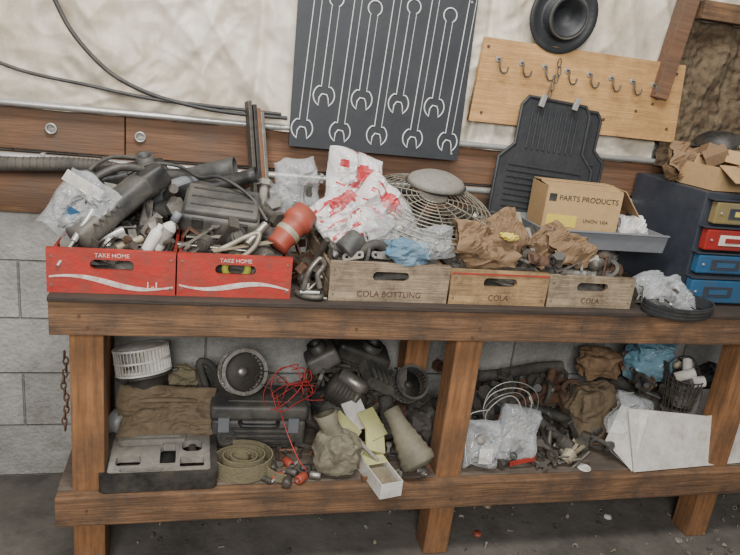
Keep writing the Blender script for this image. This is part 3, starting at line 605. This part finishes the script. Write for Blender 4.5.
g=G('black_plastic_housing',(.78,.33,.57),(0,radians(-30),0)); box('shell',(.11,.1,.06),(0,0,0),'dk',bev=.015,par=g,seg=4); lathe('port',[(.03,0),(.03,.03),(.022,.03),(.022,0)],'blk',(.0,0,.03),par=g)
g=G('engine_control_box',(.99,.30,.50),(.3,.5,.2)); box('shell',(.16,.10,.04),(0,0,0),'dk',bev=.006,par=g); 
for k in range(6): box('fin_%d'%k,(.005,.09,.012),(-.06+.024*k,0,.025),'dk',par=g)
g=G('greasy_parts_heap'); crumple('rags',(.34,.16,.16),(.88,.38,ZS+.08),'blk',83,.3,par=g); crumple('rags_b',(.14,.14,.14),(1.01,.36,ZS+.07),'rub',84,.3,par=g)
pile('parts',(.72,1.06),(.26,.42),(ZS+.05,ZS+.22),60,['dmet','blk','met','rub','rust'],25,size=.034,par=g)
# notepads and carton
g=G('long_white_carton',(.925,.03,ZS),(0,0,radians(12)))
carton(g,.07,.22,.05,'wbox',flaps=False); box('lid',(.072,.12,.003),(0,.05,.055),'pyel',(.05,0,0),par=g); box('inner_block',(.055,.2,.03),(0,0,.02),'tan',par=g)
g=G('paper_notepad')
for k,(x,y,z,mm,r) in enumerate(((.835,.12,.42,'pyel',.4),(.88,.17,.44,'wbox',-.2),(.925,.13,.43,'pyel',.1),(.86,.1,.395,'wbox',.6),(.93,.1,.40,'pyel',-.3),(.90,.08,.37,'lgry',.9))):
    box('sheet_%d'%k,(.07,.10,.010),(x,y,z),mm,(radians(40),radians(10*k-20),r+.5),par=g)
squirrel('blower_fan_wheel',.06,.06,'dk',(1.08,.27,.50),(radians(50),0,radians(10)),nv=28,hub='blk')
crumple('dark_rag',(.14,.16,.14),(1.14,.26,ZS+.07),'rub',85,.3)
# middle-right
g=G('bag_of_fittings'); polybag('film',.13,.16,(1.285,.07,ZS+.085),(-.25,.1,.1),91,par=g,T=.06); pile('contents',(1.245,1.325),(.05,.09),(ZS+.02,ZS+.11),30,['lgry','met','tan'],92,size=.018,par=g); box('label',(.05,.001,.05),(1.29,.03,ZS+.06),'wbox',(-.25,.1,.1),par=g)
g=G('bag_of_fittings'); polybag('film',.15,.19,(1.42,.10,ZS+.10),(-.25,.25,.0),93,par=g,T=.05); box('card_insert',(.10,.002,.12),(1.42,.10,ZS+.09),'lgry',(-.25,.25,0),par=g); box('red_label',(.09,.003,.018),(1.43,.04,ZS+.03),'red',(0,-.2,0),par=g)
g=G('white_wire_coil'); 
for k in range(4): tube('hoop_%d'%k,[(1.385+(.065+.012*k)*cos(a)+.014*k,.14+.012*k+.012*sin(a*2+k),.455+(.065+.012*k)*sin(a)) for a in [i*pi/5 for i in range(10)]],.0018,'zinc' if k%2 else 'wbox',g,cyc=True)
tube('tail',[(1.33,.14,.47),(1.25,.12,.46),(1.22,.05,.40),(1.23,.03,.33)],.0018,'wbox',g)
g=G('radiator_hose'); tube('hose',[(1.24,.36,.38),(1.34,.38,.46),(1.48,.38,.485),(1.62,.40,.50),(1.74,.42,.50)],.022,'rub',g)
g=G('radiator_hose'); tube('hose',[(1.45,.28,.44),(1.54,.24,.40),(1.60,.20,.36),(1.66,.12,.33)],.018,'rub',g)
g=G('radiator_hose'); tube('hose',[(1.30,.30,.42),(1.45,.31,.43),(1.60,.25,.40),(1.74,.22,.36)],.020,'blk',g)
g=G('exhaust_pipe'); rod('pipe',(1.28,.34,.35),(1.70,.30,.42),.022,'met',g); rod('flange',(1.68,.302,.417),(1.70,.30,.42),.036,'rust',g)
g=G('exhaust_pipe'); tube('pipe',[(1.40,.20,.40),(1.52,.26,.43),(1.62,.30,.47),(1.66,.34,.52)],.017,'rust',g)
g=G('rusty_tie_rod')
for k,(p,q) in enumerate((((1.48,.05,.315),(1.60,.25,.34)),((1.55,.03,.315),(1.58,.22,.36)),((1.25,.24,.33),(1.50,.20,.35)),((1.60,.06,.315),(1.76,.16,.33)))): rod('rod_%d'%k,p,q,.008,('rust','dmet','met','tan')[k],g); rod('end_%d'%k,q,tuple(Vector(q)+(Vector(q)-Vector(p)).normalized()*.03),.014,'dmet',g)
realwrench((1.50,.03,.315),(1.62,.12,.318),.008)
g=G('scrap_hardware_heap')
pile('rusty_hardware',(1.24,1.80),(.03,.40),(ZS+.012,ZS+.06),130,['met','dmet','rust','dk','tan','dmet'],21,size=.028,par=g)
pile('scrap_brackets',(1.25,1.75),(.25,.45),(ZS+.04,ZS+.16),90,['dmet','rust','dk','rub','met'],23,size=.042,par=g)
pile('scattered_small_parts',(.62,1.10),(.0,.20),(ZS+.010,ZS+.02),50,['met','dmet','rust','blk','copper','lgry'],22,size=.018)
pile('old_switches',(1.90,2.20),(.15,.40),(ZS+.20,ZS+.30),40,['dmet','rub','dk','copper'],26,size=.034)
g=G('jar_lid'); cyl('disc',.022,.006,(1.66,.03,ZS+.004),'wbox',par=g); cyl('knurl',.023,.003,(1.66,.03,ZS+.003),'wbox',par=g)
crumple('brown_canvas_sack',(.20,.16,.19),(1.79,.24,ZS+.11),'canv',101,.3)
crumple('grey_shop_towel_heap',(.22,.2,.16),(2.0,.33,ZS+.10),'rub',102,.3)
g=G('pale_blue_plastic_bag'); crumple('body',(.19,.15,.15),(2.01,.28,.58),'pblue',103,.2,boxy=.3,par=g); polybag('gathered_top',.15,.09,(2.01,.25,.645),(-.5,.1,0),109,'pblue',T=.03,par=g)
g=G('bag_of_seals'); polybag('film',.17,.15,(1.85,.10,.46),(-.3,.3,.1),104,par=g,T=.06); crumple('inner',(.12,.06,.10),(1.85,.11,.44),'lgry',108,.3,par=g)
crumple('brown_paper_bag',(.15,.12,.11),(1.86,.36,.54),'bag',105,.3)
crumple('black_tarp_bundle',(.3,.16,.22),(2.40,.38,ZS+.11),'blk',106,.3)
# white carton
g=G('white_carton',(1.80,.0,ZS),(0,0,radians(4)))
plate('front_panel',[(.0,.0),(.60,.0),(.60,.19),(.50,.185),(.30,.180),(.03,.215),(-.035,.22)],[],.004,'wbox',g,loc=(.03,-.005,.002),rot=(pi/2-.25,0,0))
plate('left_flap',[(0,0),(.0,.21),(-.09,.21),(-.11,.07)],[],.004,'wbox',g,loc=(.03,.0,.0),rot=(pi/2-.2,0,radians(-50)))
box('base_panel',(.6,.25,.004),(.33,.13,.004),'wbox',par=g,bev=0); box('back_panel',(.6,.004,.16),(.33,.26,.08),'wbox',par=g,bev=0)
g=G('wire_basket',(2.07,.15,.47))
for k in range(7): curvemesh('ring_%d'%k,[[(x,y,k*.02) for x,y in circ(0,0,.05+.0025*k,30)]],'dmet',g,depth=.002,res=1)
for k in range(22): a=k*2*pi/22; rod('stave_%d'%k,(.05*cos(a),.05*sin(a),0),(.066*cos(a),.066*sin(a),.122),.002,'dmet',g,seg=8)
cyl('bottom',.05,.004,(0,0,0),'dmet',par=g); crumple('contents',(.10,.10,.1),(0,0,.06),'rub',107,.3,par=g)
g=G('pvc_fitting')
rod('elbow',(2.03,.15,.585),(2.09,.13,.615),.018,'wbox',g); rod('branch',(2.07,.14,.60),(2.09,.18,.64),.016,'wbox',g); rod('cap',(2.08,.12,.58),(2.12,.11,.59),.02,'wbox',g)
for k in range(3): g=G('brass_fitting'); x=2.06+.03*k; lathe2('body',[(0,0),(.008,0),(.012,.3),(.012,.6),(.008,.7),(.006,1),(0,1)],'tan',(x,.2,.60),(x+.01,.19,.63),g)
g=G('black_wire_cord'); tube('cord',[(2.0,.18,.61),(2.03,.16,.66),(2.10,.16,.65),(2.14,.13,.55),(2.10,.08,.47)],.003,'blk',g)
# chain on left post
g=G('hanging_chain')
for k in range(13):
    z=.70-.018*k; x=.030+.004*sin(k)
    tube('link_%d'%k,[(x+(.006*cos(a*pi/3) if k%2 else 0),.05+(0 if k%2 else .006*cos(a*pi/3)),z+.012*sin(a*pi/3)) for a in range(6)],.0024,'rust',g,cyc=True)
# floor debris
pile('floor_debris',(.2,2.6),(-.35,.45),(.004,.010),300,['lgry','dmet','lgry','dk','floor','tan'],31,size=.008,long=2)
g=G('bottle_caps')
for k,(x,y) in enumerate(((.72,-.1),(.95,.0),(1.35,.1),(1.6,-.05),(1.9,.15),(1.45,.25),(.5,.0),(2.1,.0))): lathe('cap_%d'%k,[(0,.008),(.012,.008),(.014,.004),(.016,0),(.013,0),(.011,.006),(0,.006)],('wbox','tan','redp','lgry')[k%4],(x,y,0),par=g)
# ---------------------------------------------------------------- lights, world, camera
def area(n,loc,tgt,size,p,col=(1,1,1)):
    l=bpy.data.lights.new(n,'AREA'); l.shape='RECTANGLE'; l.size=size[0]; l.size_y=size[1]; l.energy=p; l.color=col
    o=bpy.data.objects.new(n,l); o.location=loc; o.rotation_euler=(Vector(tgt)-Vector(loc)).to_track_quat('-Z','Y').to_euler(); COL.objects.link(o)
area('shop_ceiling_light',(.6,-.9,3.2),(1.0,.3,.8),(1.6,.4),84,(1,.97,.92))
area('open_door_daylight',(.0,-3.0,2.2),(1,.3,.8),(1.1,.8),112,(1,.985,.96))
w=bpy.data.worlds.new('world'); S.world=w; w.use_nodes=True; w.node_tree.nodes['Background'].inputs[0].default_value=(.90,.90,.90,1); w.node_tree.nodes['Background'].inputs[1].default_value=.33
cd=bpy.data.cameras.new('camera'); cd.lens=32.52; cd.sensor_width=36; cam=bpy.data.objects.new('camera',cd); cam.location=(.3749,-1.7066,1.5087); cam.rotation_euler=(1.2698,-.1109,-.2245); COL.objects.link(cam); S.camera=cam
